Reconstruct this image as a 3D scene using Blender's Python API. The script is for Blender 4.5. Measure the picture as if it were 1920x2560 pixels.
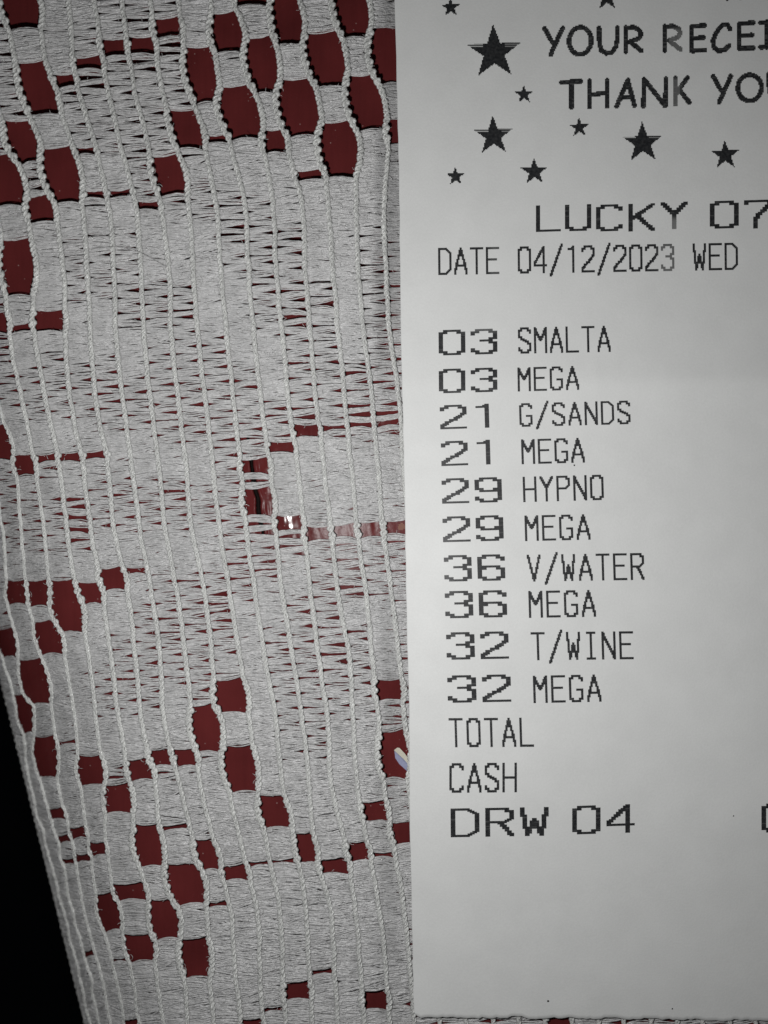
import bpy, math
import numpy as np

for o in list(bpy.data.objects):
    bpy.data.objects.remove(o)
SC = bpy.context.scene
COL = SC.collection

# ---------------------------------------------------------------- scale
U = 4.0e-5            # one unit of the plan (about 0.04 mm) in metres
CX, CY, CH = 960.0, 1280.0, 2000.0      # plan position and height of the phone's lens


def P(x, y, z=0.0):
    """plan units (x right, y down, z up) -> metres"""
    x = np.asarray(x, float); y = np.asarray(y, float); z = np.asarray(z, float)
    x, y, z = np.broadcast_arrays(x, y, z)
    return np.stack([(x - CX) * U, (CY - y) * U, z * U], -1)


# ---------------------------------------------------------------- camera
cam_d = bpy.data.cameras.new('camera')
cam = bpy.data.objects.new('camera', cam_d)
COL.objects.link(cam)
cam.location = (0, 0, CH * U)
cam.rotation_euler = (0, 0, 0)
cam_d.sensor_fit = 'VERTICAL'
cam_d.sensor_height = 36.0
cam_d.sensor_width = 27.0
cam_d.lens = 18.0 * CH / 1280.0
cam_d.clip_start = 0.002
cam_d.clip_end = 20.0
cam_d.dof.use_dof = True
cam_d.dof.focus_distance = (CH - 24) * U
cam_d.dof.aperture_fstop = 9.0
SC.camera = cam

# ---------------------------------------------------------------- light
w = bpy.data.worlds.new('World')
SC.world = w
w.use_nodes = True
bg = w.node_tree.nodes['Background']
bg.inputs[0].default_value = (0.8, 0.9, 1.0, 1)
bg.inputs[1].default_value = 0.010

fl = bpy.data.lights.new('phone_flash', 'POINT')
fl.energy = 0.142
fl.color = (1.0, 0.992, 0.985)
fl.shadow_soft_size = 30 * U
flash = bpy.data.objects.new('phone_flash', fl)
COL.objects.link(flash)
flash.location = P(790, 1345, 1600)

SC.view_settings.view_transform = 'Standard'
SC.view_settings.look = 'None'
SC.view_settings.exposure = 0.0
SC.view_settings.gamma = 1.0
SC.view_settings.use_curve_mapping = False

RNG = np.random.default_rng(7)


# ---------------------------------------------------------------- helpers
def sm(a, b, x):
    t = np.clip((np.asarray(x, float) - a) / (b - a), 0, 1)
    return t * t * (3 - 2 * t)


def vnoise(x, y, seed=0):
    """smooth value noise in [-1, 1]"""
    x = np.asarray(x, float); y = np.asarray(y, float)
    x, y = np.broadcast_arrays(x, y)
    xi = np.floor(x).astype(np.int64); yi = np.floor(y).astype(np.int64)
    fx = x - xi; fy = y - yi
    fx = fx * fx * (3 - 2 * fx); fy = fy * fy * (3 - 2 * fy)

    def h(a, b):
        n = (a * 374761393 + b * 668265263 + seed * 974634233) & 0x7fffffff
        n = ((n ^ (n >> 13)) * 1274126177) & 0x7fffffff
        n = (n ^ (n >> 16)) & 0xffff
        return n / 32767.5 - 1.0
    a = h(xi, yi); b = h(xi + 1, yi); c = h(xi, yi + 1); d = h(xi + 1, yi + 1)
    return (a * (1 - fx) + b * fx) * (1 - fy) + (c * (1 - fx) + d * fx) * fy


def mesh_obj(name, verts, quads, mats, parent=None, smooth=True, midx=None, tris=None):
    verts = np.asarray(verts, np.float32).reshape(-1, 3)
    quads = np.asarray(quads, np.int32).reshape(-1, 4)
    me = bpy.data.meshes.new(name)
    me.vertices.add(len(verts))
    me.vertices.foreach_set('co', verts.ravel())
    nq = len(quads)
    me.loops.add(nq * 4)
    me.loops.foreach_set('vertex_index', quads.ravel())
    me.polygons.add(nq)
    me.polygons.foreach_set('loop_start', np.arange(0, nq * 4, 4, dtype=np.int32))
    me.polygons.foreach_set('loop_total', np.full(nq, 4, np.int32))
    if midx is not None:
        me.polygons.foreach_set('material_index', np.asarray(midx, np.int32))
    me.polygons.foreach_set('use_smooth', np.full(nq, bool(smooth)))
    for m in (mats if isinstance(mats, (list, tuple)) else [mats]):
        me.materials.append(m)
    me.update(calc_edges=True)
    me.validate()
    o = bpy.data.objects.new(name, me)
    COL.objects.link(o)
    if parent is not None:
        o.parent = parent
    return o


def tag(o, label=None, cat=None, kind=None, group=None):
    if label: o['label'] = label
    if cat: o['category'] = cat
    if kind: o['kind'] = kind
    if group: o['group'] = group
    return o


def grid_quads(nr, nc, wrap=False):
    r = np.arange(nr - 1)[:, None]
    c = np.arange(nc if wrap else nc - 1)[None, :]
    c1 = (c + 1) % nc
    return np.stack(np.broadcast_arrays(r * nc + c, r * nc + c1, (r + 1) * nc + c1, (r + 1) * nc + c), -1).reshape(-1, 4)


def tubes(paths, radii, sides=4, up=None):
    """paths (N, M, 3) in metres, radii (N, M) -> verts, quads of N open tubes"""
    N, M, _ = paths.shape
    t = np.gradient(paths, axis=1)
    t /= np.linalg.norm(t, axis=2, keepdims=True) + 1e-20
    u = np.broadcast_to(np.array([0, 0, 1.0]), t.shape) if up is None else up
    s = np.cross(t, u)
    s /= np.linalg.norm(s, axis=2, keepdims=True) + 1e-20
    n = np.cross(s, t)
    ang = np.arange(sides) / sides * 2 * np.pi + 0.4
    ca, sa = np.cos(ang), np.sin(ang)
    v = paths[:, :, None, :] + radii[:, :, None, None] * (s[:, :, None, :] * ca[None, None, :, None] + n[:, :, None, :] * sa[None, None, :, None])
    base = grid_quads(M, sides, True)
    q = base[None] + (np.arange(N) * M * sides)[:, None, None]
    return v.reshape(-1, 3), q.reshape(-1, 4)


def catmull(xs, ys, x):
    """cubic Hermite through the samples, straight outside"""
    xs = np.asarray(xs, float); ys = np.asarray(ys, float)
    m = np.gradient(ys, xs)
    x = np.asarray(x, float)
    i = np.clip(np.searchsorted(xs, x) - 1, 0, len(xs) - 2)
    h = xs[i + 1] - xs[i]
    t = np.clip((x - xs[i]) / h, 0, 1)
    t2, t3 = t * t, t * t * t
    r = (2 * t3 - 3 * t2 + 1) * ys[i] + (t3 - 2 * t2 + t) * h * m[i] + (-2 * t3 + 3 * t2) * ys[i + 1] + (t3 - t2) * h * m[i + 1]
    r = r + np.where(x < xs[0], (x - xs[0]) * m[0], 0) + np.where(x > xs[-1], (x - xs[-1]) * m[-1], 0)
    return r


# ---------------------------------------------------------------- materials
def new_mat(name):
    m = bpy.data.materials.new(name)
    m.use_nodes = True
    return m, m.node_tree, m.node_tree.nodes['Principled BSDF'], m.node_tree.nodes['Material Output']


def L(nt, a, b):
    nt.links.new(a, b)


def N(nt, t, **kw):
    n = nt.nodes.new(t)
    for k, v in kw.items():
        setattr(n, k, v)
    return n


def obj_coord(nt, scale):
    tc = N(nt, 'ShaderNodeTexCoord')
    mp = N(nt, 'ShaderNodeMapping')
    mp.inputs['Scale'].default_value = scale
    L(nt, tc.outputs['Object'], mp.inputs['Vector'])
    return mp.outputs['Vector']


def yarn_material(name, col, transl, rough):
    m, nt, b, out = new_mat(name)
    b.inputs['Base Color'].default_value = (*col, 1)
    b.inputs['Roughness'].default_value = rough
    b.inputs['Specular IOR Level'].default_value = 1.0
    no = N(nt, 'ShaderNodeTexNoise')
    L(nt, obj_coord(nt, (1 / (40 * U),) * 3), no.inputs['Vector'])
    no.inputs['Scale'].default_value = 1.0
    no.inputs['Detail'].default_value = 4
    mr = N(nt, 'ShaderNodeMapRange')
    mr.inputs[1].default_value = 0.3; mr.inputs[2].default_value = 0.7
    mr.inputs[3].default_value = 0.90; mr.inputs[4].default_value = 1.05
    L(nt, no.outputs[0], mr.inputs[0])
    mx = N(nt, 'ShaderNodeVectorMath', operation='SCALE')
    mx.inputs[0].default_value = col
    L(nt, mr.outputs[0], mx.inputs['Scale'])
    L(nt, mx.outputs[0], b.inputs['Base Color'])
    n2 = N(nt, 'ShaderNodeTexNoise')
    L(nt, obj_coord(nt, (1 / (7 * U), 1 / (3.5 * U), 1 / (4 * U))), n2.inputs['Vector'])
    n2.inputs['Scale'].default_value = 1.0; n2.inputs['Detail'].default_value = 3
    bp = N(nt, 'ShaderNodeBump'); bp.inputs['Strength'].default_value = 1.0; bp.inputs['Distance'].default_value = 2.0 * U
    L(nt, n2.outputs[0], bp.inputs['Height']); L(nt, bp.outputs[0], b.inputs['Normal'])
    tr = N(nt, 'ShaderNodeBsdfTranslucent')
    L(nt, mx.outputs[0], tr.inputs['Color'])
    ms = N(nt, 'ShaderNodeMixShader')
    ms.inputs[0].default_value = transl
    L(nt, b.outputs[0], ms.inputs[1]); L(nt, tr.outputs[0], ms.inputs[2])
    L(nt, ms.outputs[0], out.inputs['Surface'])
    return m


M_CORD = yarn_material('white_cord', (0.83, 0.84, 0.82), 0.28, 0.25)
M_FIBRE = yarn_material('loose_filament', (0.88, 0.88, 0.87), 0.2, 0.15)
M_FILL = yarn_material('white_filament', (0.83, 0.83, 0.83), 0.40, 0.28)


def paint_material():
    m, nt, b, out = new_mat('dark_red_gloss_paint')
    v = obj_coord(nt, (1 / U, 1 / U, 1 / U))
    # slow colour drift + wood grain showing through the paint
    n1 = N(nt, 'ShaderNodeTexNoise'); n1.inputs['Scale'].default_value = 0.006; n1.inputs['Detail'].default_value = 5
    L(nt, v, n1.inputs['Vector'])
    mp = N(nt, 'ShaderNodeMapping'); mp.inputs['Scale'].default_value = (0.09, 0.006, 0.05); mp.inputs['Rotation'].default_value = (0, 0, math.radians(-10))
    L(nt, v, mp.inputs['Vector'])
    n2 = N(nt, 'ShaderNodeTexNoise'); n2.inputs['Scale'].default_value = 1.0; n2.inputs['Detail'].default_value = 5
    L(nt, mp.outputs[0], n2.inputs['Vector'])
    cr = N(nt, 'ShaderNodeValToRGB')
    cr.color_ramp.elements[0].position = 0.3; cr.color_ramp.elements[0].color = (0.082, 0.0150, 0.0155, 1)
    cr.color_ramp.elements[1].position = 0.75; cr.color_ramp.elements[1].color = (0.138, 0.0240, 0.0245, 1)
    ad = N(nt, 'ShaderNodeMath', operation='MULTIPLY_ADD'); ad.inputs[1].default_value = 0.22
    L(nt, n2.outputs[0], ad.inputs[0])
    h = N(nt, 'ShaderNodeMath', operation='MULTIPLY'); h.inputs[1].default_value = 0.78
    L(nt, n1.outputs[0], h.inputs[0]); L(nt, h.outputs[0], ad.inputs[2])
    L(nt, ad.outputs[0], cr.inputs[0])
    # dust specks lying on the paint
    vo = N(nt, 'ShaderNodeTexVoronoi'); vo.inputs['Scale'].default_value = 0.045
    L(nt, v, vo.inputs['Vector'])
    lt = N(nt, 'ShaderNodeMapRange'); lt.inputs[1].default_value = 0.04; lt.inputs[2].default_value = 0.10; lt.inputs[3].default_value = 1; lt.inputs[4].default_value = 0
    L(nt, vo.outputs['Distance'], lt.inputs[0])
    sep = N(nt, 'ShaderNodeSeparateColor'); L(nt, vo.outputs['Color'], sep.inputs[0])
    gt = N(nt, 'ShaderNodeMath', operation='GREATER_THAN'); gt.inputs[1].default_value = 0.5
    L(nt, sep.outputs[0], gt.inputs[0])
    mu = N(nt, 'ShaderNodeMath', operation='MULTIPLY'); L(nt, lt.outputs[0], mu.inputs[0]); L(nt, gt.outputs[0], mu.inputs[1])
    mu2 = N(nt, 'ShaderNodeMath', operation='MULTIPLY'); mu2.inputs[1].default_value = 0.55; L(nt, mu.outputs[0], mu2.inputs[0])
    mix = N(nt, 'ShaderNodeMix', data_type='RGBA')
    L(nt, mu2.outputs[0], mix.inputs['Factor']); L(nt, cr.outputs[0], mix.inputs['A'])
    mix.inputs['B'].default_value = (0.42, 0.30, 0.28, 1)
    L(nt, mix.outputs['Result'], b.inputs['Base Color'])
    b.inputs['Roughness'].default_value = 0.22
    b.inputs['Specular IOR Level'].default_value = 0.04
    # added clear-coat patches that place the glints beside the split and higher up
    cw = None
    for (dx_, dy_, rr_) in ((728, 1293, 30), (835, 1066, 16), (965, 1058, 16)):
        ds = N(nt, 'ShaderNodeVectorMath', operation='DISTANCE')
        L(nt, v, ds.inputs[0]); ds.inputs[1].default_value = (dx_ - CX, CY - dy_, 0)
        mg = N(nt, 'ShaderNodeMapRange'); mg.inputs[1].default_value = rr_ * 0.7; mg.inputs[2].default_value = rr_
        mg.inputs[3].default_value = 0.8; mg.inputs[4].default_value = 0
        L(nt, ds.outputs['Value'], mg.inputs[0])
        if cw is None: cw = mg.outputs[0]
        else:
            mm = N(nt, 'ShaderNodeMath', operation='MAXIMUM'); L(nt, cw, mm.inputs[0]); L(nt, mg.outputs[0], mm.inputs[1]); cw = mm.outputs[0]
    L(nt, cw, b.inputs['Coat Weight']); b.inputs['Coat Roughness'].default_value = 0.14
    bp = N(nt, 'ShaderNodeBump'); bp.inputs['Strength'].default_value = 0.2; bp.inputs['Distance'].default_value = 1.5 * U
    n3 = N(nt, 'ShaderNodeTexNoise'); n3.inputs['Scale'].default_value = 0.08; n3.inputs['Detail'].default_value = 3
    L(nt, v, n3.inputs['Vector'])
    L(nt, n3.outputs[0], bp.inputs['Height']); L(nt, bp.outputs[0], b.inputs['Normal'])
    return m


M_PAINT = paint_material()
M_GAP, _nt, _b, _o = new_mat('dark_split_wood')
_b.inputs['Base Color'].default_value = (0.012, 0.009, 0.008, 1); _b.inputs['Roughness'].default_value = 0.9
_b.inputs['Specular IOR Level'].default_value = 0.05
M_BARE, _nt, _b, _o = new_mat('bare_wood')
_b.inputs['Base Color'].default_value = (0.17, 0.055, 0.025, 1); _b.inputs['Roughness'].default_value = 0.6


def paper_material(name, col, rough, grain=True):
    m, nt, b, out = new_mat(name)
    b.inputs['Base Color'].default_value = (*col, 1)
    b.inputs['Roughness'].default_value = rough
    b.inputs['Specular IOR Level'].default_value = 0.3
    v = obj_coord(nt, (1 / U, 1 / U, 1 / U))
    n1 = N(nt, 'ShaderNodeTexNoise'); n1.inputs['Scale'].default_value = 0.22; n1.inputs['Detail'].default_value = 4
    L(nt, v, n1.inputs['Vector'])
    n2 = N(nt, 'ShaderNodeTexNoise'); n2.inputs['Scale'].default_value = 0.012; n2.inputs['Detail'].default_value = 4
    L(nt, v, n2.inputs['Vector'])
    ad = N(nt, 'ShaderNodeMath', operation='ADD'); L(nt, n1.outputs[0], ad.inputs[0]); L(nt, n2.outputs[0], ad.inputs[1])
    mr = N(nt, 'ShaderNodeMapRange'); mr.inputs[1].default_value = 0.7; mr.inputs[2].default_value = 1.3
    mr.inputs[3].default_value = 0.955; mr.inputs[4].default_value = 1.03
    L(nt, ad.outputs[0], mr.inputs[0])
    sc = N(nt, 'ShaderNodeVectorMath', operation='SCALE'); sc.inputs[0].default_value = col
    L(nt, mr.outputs[0], sc.inputs['Scale']); L(nt, sc.outputs[0], b.inputs['Base Color'])
    bp = N(nt, 'ShaderNodeBump'); bp.inputs['Strength'].default_value = 0.25; bp.inputs['Distance'].default_value = 1.0 * U
    L(nt, n1.outputs[0], bp.inputs['Height']); L(nt, bp.outputs[0], b.inputs['Normal'])
    return m


M_PAPER = paper_material('thermal_paper', (0.765, 0.775, 0.765), 0.55)


def ink_material():
    m, nt, b, out = new_mat('thermal_print')
    at = N(nt, 'ShaderNodeAttribute'); at.attribute_name = 'ink'
    v = obj_coord(nt, (1 / U, 1 / U, 1 / U))
    n1 = N(nt, 'ShaderNodeTexNoise'); n1.inputs['Scale'].default_value = 0.16; n1.inputs['Detail'].default_value = 3
    L(nt, v, n1.inputs['Vector'])
    mr = N(nt, 'ShaderNodeMapRange'); mr.inputs[1].default_value = 0.35; mr.inputs[2].default_value = 0.75
    mr.inputs[3].default_value = 1.0; mr.inputs[4].default_value = 0.96
    L(nt, n1.outputs[0], mr.inputs[0])
    mu = N(nt, 'ShaderNodeMath', operation='MULTIPLY'); L(nt, at.outputs['Fac'], mu.inputs[0]); L(nt, mr.outputs[0], mu.inputs[1])
    mix = N(nt, 'ShaderNodeMix', data_type='RGBA')
    L(nt, mu.outputs[0], mix.inputs['Factor'])
    mix.inputs['A'].default_value = (0.74, 0.75, 0.735, 1)
    mix.inputs['B'].default_value = (0.016, 0.017, 0.019, 1)
    L(nt, mix.outputs['Result'], b.inputs['Base Color'])
    b.inputs['Roughness'].default_value = 0.45
    b.inputs['Specular IOR Level'].default_value = 0.35
    return m


M_INK = ink_material()
M_CREAM = paper_material('cream_scrap', (0.62, 0.60, 0.50), 0.6)
M_LILAC = paper_material('lilac_scrap', (0.30, 0.32, 0.46), 0.6)
M_HAIR, _nt, _b, _o = new_mat('dark_hair')
_b.inputs['Base Color'].default_value = (0.02, 0.016, 0.014, 1); _b.inputs['Roughness'].default_value = 0.4
M_FLOOR, _nt, _b, _o = new_mat('dark_floor')
_no = N(_nt, 'ShaderNodeTexNoise'); _no.inputs['Scale'].default_value = 30
_cr = N(_nt, 'ShaderNodeValToRGB')
_cr.color_ramp.elements[0].color = (0.018, 0.02, 0.026, 1); _cr.color_ramp.elements[1].color = (0.035, 0.038, 0.046, 1)
L(_nt, _no.outputs[0], _cr.inputs[0]); L(_nt, _cr.outputs[0], _b.inputs['Base Color'])
_b.inputs['Roughness'].default_value = 0.8

# ---------------------------------------------------------------- floor
fz = -0.74
tag(mesh_obj('floor', [(-1.5, -1.5, fz), (1.5, -1.5, fz), (1.5, 1.5, fz), (-1.5, 1.5, fz)], [(0, 1, 2, 3)], M_FLOOR), kind='structure')

# ---------------------------------------------------------------- rounded table edge shared by board and cloth
RE = 280.0
TH0 = math.radians(62)


def edge_x(y):
    return 213.0 - (2560.0 - np.asarray(y, float)) * 0.245


def edge_drop(u):
    """height lost at apparent distance u from the visible edge"""
    s = np.clip((1 - np.asarray(u, float) / RE), 0, 1) * math.sin(TH0)
    return -RE * (1 - np.sqrt(1 - s * s))


def surf(x, y, base):
    """world point of a sheet that lies `base` above the board, seen from above at plan (x, y);
    past the edge it wraps round the rounding and hangs straight down"""
    x = np.asarray(x, float); y = np.asarray(y, float); base = np.asarray(base, float)
    x, y, base = np.broadcast_arrays(x, y, base)
    u = x - edge_x(y)
    z = base + edge_drop(np.maximum(u, 0))
    xx = np.where(u >= 0, x, edge_x(y))
    k = (CH - z) / CH
    X = CX + (xx - CX) * k
    Y = CY + (y - CY) * k
    a = np.maximum(-u, 0)
    th = np.minimum(TH0 + a / RE, math.pi / 2)
    down = np.maximum(a - (math.pi / 2 - TH0) * RE, 0)
    X = X - np.where(u < 0, RE * (np.sin(th) - math.sin(TH0)), 0)
    z = z - np.where(u < 0, RE * (math.cos(TH0) - np.cos(th)) + down, 0)
    return P(X, Y, z)


# ---------------------------------------------------------------- table: painted board with a split and paint ridges
def board_height(x, y):
    m = np.exp(-(((x - 830) / 260) ** 2) ** 2) * np.exp(-(((y - 1195) / 190) ** 2) ** 2)
    g = x - 0.14 * (y - 1195)                       # along the grain
    m = m * (1 - 0.75 * sm(745, 790, x) * sm(1150, 1260, y))
    r = vnoise(g / 9, y / 80, 3) * 1.6 + vnoise(g / 22, y / 130, 4) * 2.4 + np.abs(vnoise(g / 14, y / 60, 5)) * 2.0
    lumps = vnoise(x / 10, y / 14, 9) * 1.1
    z = m * (r + lumps) + vnoise(g / 60, y / 300, 6) * 0.8
    cxk = 629 + (y - 1160) * 0.16 + vnoise(y * 0 + 0.3, y / 26, 8) * 3.0
    hw = 5.0 * sm(1070, 1120, y) * (1 - sm(1300, 1350, y)) * (0.75 + 0.35 * vnoise(y * 0, y / 20, 11))
    d = np.abs(x - cxk)
    ck = (1 - sm(hw * 0.75, hw + 2.2, d)) * (hw > 0.4)
    lip = np.exp(-((d - hw - 6) / 6) ** 2) * (hw > 0.4)
    return z * 0.5 - 42 * ck + 2.2 * lip, ck


ys = np.concatenate([[-3500, -2000, -900, -300], np.arange(-100, 1040, 9.0), np.arange(1040, 1370, 3.0), np.arange(1370, 2680, 9.0), [2900, 3600, 4800]])
us = np.concatenate([np.arange(0, 160, 5.0), np.arange(160, 690, 9.0), np.arange(690, 735, 3.0), np.arange(735, 800, 1.5), np.arange(800, 1135, 3.0),
                     np.arange(1140, 1300, 20), [1500, 1900, 2600, 3500, 5000, 6500]])
us_in = np.concatenate([np.linspace(-620, -80, 5), np.linspace(-60, -4, 12)])
ua = np.concatenate([us_in, us])
YY, UU = np.meshgrid(ys, ua, indexing='ij')
XX = edge_x(YY) + UU + 16
bh, ck = board_height(XX, YY)
pts = surf(XX - 16, YY, bh * (UU >= 0))
pts[..., 0] += 16 * U
nr, nc = UU.shape
quads = grid_quads(nr, nc)
ckf = ck.ravel()[quads].mean(1)
xc = XX.ravel()[quads].mean(1); yc = YY.ravel()[quads].mean(1)
mi = np.zeros(len(quads), np.int32)
mi[ckf > 0.45] = 1
bare = ((xc - 1003) / 9.5) ** 2 + ((yc - 1317) / 9) ** 2 + 0.4 * vnoise(xc / 5, yc / 5, 2) < 1
mi[bare] = 2
# underside and closing faces of the board
V = pts.reshape(-1, 3)
zb = pts[0, 0, 2]
low = pts.copy(); low[..., 2] = zb - 0.0005
under = np.array([low[0, 0], low[0, -1], low[-1, -1], low[-1, 0]])
n0 = len(V)
rim = []
right = pts[:, -1].copy(); right[:, 2] = zb - 0.0005
V = np.concatenate([V, right, under])
i_top = np.arange(nr) * nc + nc - 1
i_bot = n0 + np.arange(nr)
rim = np.stack([i_top[:-1], i_bot[:-1], i_bot[1:], i_top[1:]], -1)
ub = n0 + nr
quads = np.concatenate([quads[:, ::-1], rim, [[ub, ub + 3, ub + 2, ub + 1]]])
mi = np.concatenate([mi, np.zeros(len(rim) + 1, np.int32)])
table = mesh_obj('table_top', V, quads, [M_PAINT, M_GAP, M_BARE], midx=mi)
tag(table, 'dark red glossy painted wooden table top with a black split, under the lace', 'table')

# ---------------------------------------------------------------- lace: cords and holes as they run
YS = [40, 200, 360, 520, 680, 840, 1000, 1160, 1320, 1480, 1640, 1800, 1960, 2120, 2280, 2440, 2560]
CORDS = [
    [-285, -255, -225, -195, -170, -150, -125, -92, -62, -38, 4, 47, 76, 118, 160, 202, 226],
    [-220, -190, -160, -132, -118, -100, -62, -18, 5, 14, 49, 88, 103, 150, 184, 225, 248],
    [-160, -130, -100, -72, -62, -40, -4, 33, 53, 68, 103, 135, 147, 185, 211, 255, 277],
    [-100, -75, -50, -8, 0, 25, 56, 92, 110, 126, 164, 188, 200, 222, 241, 290, 311],
    [-60, -25, 15, 62, 94, 88, 114, 149, 168, 194, 223, 241, 262, 270, 304, 332, 350],
    [6, 42, 103, 140, 160, 163, 177, 207, 227, 260, 279, 298, 326, 332, 370, 392, 410],
    [107, 131, 179, 207, 219, 227, 240, 270, 285, 320, 339, 354, 389, 411, 448, 458, 470],
    [176, 194, 237, 273, 285, 292, 308, 329, 350, 379, 401, 411, 448, 483, 517, 526, 535],
    [241, 266, 301, 340, 354, 360, 377, 398, 414, 443, 465, 473, 502, 545, 577, 588, 600],
    [310, 332, 370, 404, 423, 428, 447, 464, 480, 511, 530, 555, 564, 605, 643, 650, 660],
    [381, 401, 436, 473, 484, 495, 514, 532, 549, 574, 599, 624, 646, 668, 700, 707, 715],
    [451, 461, 514, 542, 552, 567, 584, 599, 614, 638, 662, 690, 705, 734, 765, 773, 780],
    [526, 549, 575, 613, 622, 636, 653, 677, 688, 705, 731, 755, 774, 793, 827, 837, 845],
    [598, 620, 652, 683, 690, 707, 721, 743, 759, 777, 796, 820, 828, 862, 888, 902, 910],
    [673, 699, 721, 757, 762, 777, 790, 809, 826, 845, 872, 883, 893, 925, 949, 965, 975],
    [760, 777, 791, 821, 832, 846, 861, 878, 892, 914, 930, 947, 959, 984, 1010, 1026, 1035],
    [832, 865, 900, 890, 896, 911, 930, 944, 957, 978, 997, 1011, 1020, 1045, 1072, 1090, 1100],
    [930, 940, 969, 959, 965, 975, 998, 1008, 1025, 1043, 1062, 1076, 1085, 1110, 1137, 1155, 1165],
]
for k in range(14):                                   # the lace goes on under the receipt
    CORDS.append([v + 66 + (3 if k % 3 == 0 else -2) for v in CORDS[-1]])
CORDS = np.array(CORDS, float)
# cords that hang down past the table edge: constant arc beyond it
e = edge_x(np.array(YS))
hang = [e - 18 - 62 * (k + 0) for k in range(5)]
CORDS = np.concatenate([np.array(hang[::-1]), CORDS])
NH = len(hang)
NCORD = len(CORDS)

HOLES = [(56, -40, 72), (282, 97, 138), (354, 92, 133), (421, 44, 92), (219, 141, 174), (165, 186, 217), (92, 153, 287), (52, 301, 408),
 (157, 369, 507), (210, 367, 386), (20, 387, 514), (102, 489, 556), (237, 477, 497), (297, 475, 494), (371, 503, 524), (463, 274, 372),
 (424, 387, 489), (503, 119, 258), (567, 30, 131), (625, -40, 14), (714, -50, 112), (882, -45, 92), (658, 94, 231), (817, 78, 216),
 (985, 67, 210), (603, 216, 350), (756, 198, 340), (915, 187, 325), (542, 340, 360), (688, 324, 383), (853, 304, 442), (770, 426, 450),
 (990, 295, 360), (47, 598, 740), (125, 776, 830), (57, 809, 831), (3, 779, 831), (456, 712, 723), (805, 756, 769), (728, 573, 581),
 (8, 1065, 1150), (66, 1134, 1190), (116, 1133, 1155), (173, 1130, 1153), (237, 1128, 1147), (34, 1449, 1512), (98, 1450, 1518),
 (168, 1450, 1578), (228, 1454, 1510), (284, 1418, 1475), (345, 1418, 1436), (766, 1061, 1091), (835, 1060, 1077), (902, 1055, 1072),
 (970, 1050, 1067), (702, 1104, 1131), (638, 1146, 1186), (650, 1218, 1290), (726, 1286, 1323), (793, 1315, 1353), (860, 1312, 1346),
 (927, 1306, 1343), (991, 1302, 1337), (125, 1555, 1638), (27, 1570, 1645), (86, 1646, 1757), (66, 1735, 1832), (124, 1840, 1942),
 (226, 1887, 1960), (344, 1898, 1950), (393, 1871, 1916), (450, 1870, 1917), (517, 1763, 1880), (294, 1960, 2032), (170, 1848, 1860),
 (580, 1696, 1780), (603, 1861, 1980), (683, 1990, 2068), (968, 1696, 1750), (985, 1824, 1949), (940, 2003, 2053), (144, 2020, 2047),
 (193, 2066, 2093), (158, 2088, 2104), (247, 2105, 2138), (203, 2130, 2153), (170, 2146, 2162), (371, 2058, 2165), (512, 2098, 2174),
 (462, 2157, 2262), (325, 2206, 2251), (273, 2233, 2327), (412, 2247, 2347), (356, 2334, 2402), (490, 2344, 2443), (238, 2375, 2391),
 (280, 2393, 2403), (350, 2546, 2575), (440, 2062, 2074), (544, 2252, 2266), (594, 2159, 2201), (649, 2152, 2165), (704, 2145, 2157),
 (765, 2083, 2157), (830, 2145, 2184), (893, 2103, 2153), (960, 2128, 2145), (1010, 2057, 2110), (744, 2454, 2498), (803, 2420, 2437),
 (870, 2449, 2457), (936, 2476, 2523), (1004, 2506, 2517), (684, 2515, 2530), (627, 2548, 2580), (1390, 2535, 2580), (1580, 2540, 2556)]
# loose gaps where one pass is missing or pulled aside
SLITS = [(262, 588), (310, 586), (440, 1010), (470, 1062), (200, 1290), (210, 1327), (640, 1075), (585, 950), (830, 1590), (560, 1530),
         (430, 1205), (330, 1215), (860, 1655), (845, 1445), (700, 770), (905, 910)]


def raw_x(i, y):
    return np.interp(y, YS, CORDS[i])


hole_cells = []
bulge = [[] for _ in range(NCORD)]
for (hx, y0, y1) in HOLES:
    ym = min(max((y0 + y1) / 2, 40), 2560)
    xs_ = np.array([raw_x(i, ym) for i in range(NCORD)])
    c = int(np.searchsorted(xs_, hx) - 1)
    c = min(max(c, 0), NCORD - 2)
    hole_cells.append((c, y0, y1))
    H = y1 - y0
    amp = min(11.5, 0.09 * H) if H > 22 else 0.0
    bulge[c].append((y0, y1, -amp))
    bulge[c + 1].append((y0, y1, amp))


def bulge_x(i, y):
    r = np.zeros_like(np.asarray(y, float))
    for (y0, y1, a) in bulge[i]:
        t = (y - y0 + 5) / (y1 - y0 + 10)
        r = r + np.where((t > 0) & (t < 1), a * np.sin(np.pi * np.clip(t, 0, 1)) ** 1.05, 0)
    return r


BASE = np.array([CORDS[i] - bulge_x(i, np.array(YS, float)) for i in range(NCORD)])


def cord_x(i, y):
    y = np.asarray(y, float)
    x = catmull(YS, BASE[i], y) + bulge_x(i, y)
    if i <= NH + 1: x = x + 4.5 * vnoise(y / 34, y * 0 + i * 5.1, 23)
    return x + 1.6 * vnoise(y / 45, y * 0 + i * 3.7, 21) + 0.8 * vnoise(y / 14, y * 0 + i * 1.7, 22)


def lift(x, y):
    """how far the lace stands off the board"""
    x = np.asarray(x, float); y = np.asarray(y, float)
    far = 34 * sm(1060, 640, y) + 24 * sm(1400, 1800, y) + 10 * sm(420, 60, x)
    u = x - edge_x(y)
    far = far * sm(20, 330, u) * (1 - 0.35 * sm(1900, 2200, y))
    h = 19 + far + 6 * vnoise(x / 210, y / 260, 31) + 2 * vnoise(x / 70, y / 90, 32)
    pressed = sm(930, 1008, x)                    # the receipt weighs it down
    return h * (1 - pressed) + 12 * pressed


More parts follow.
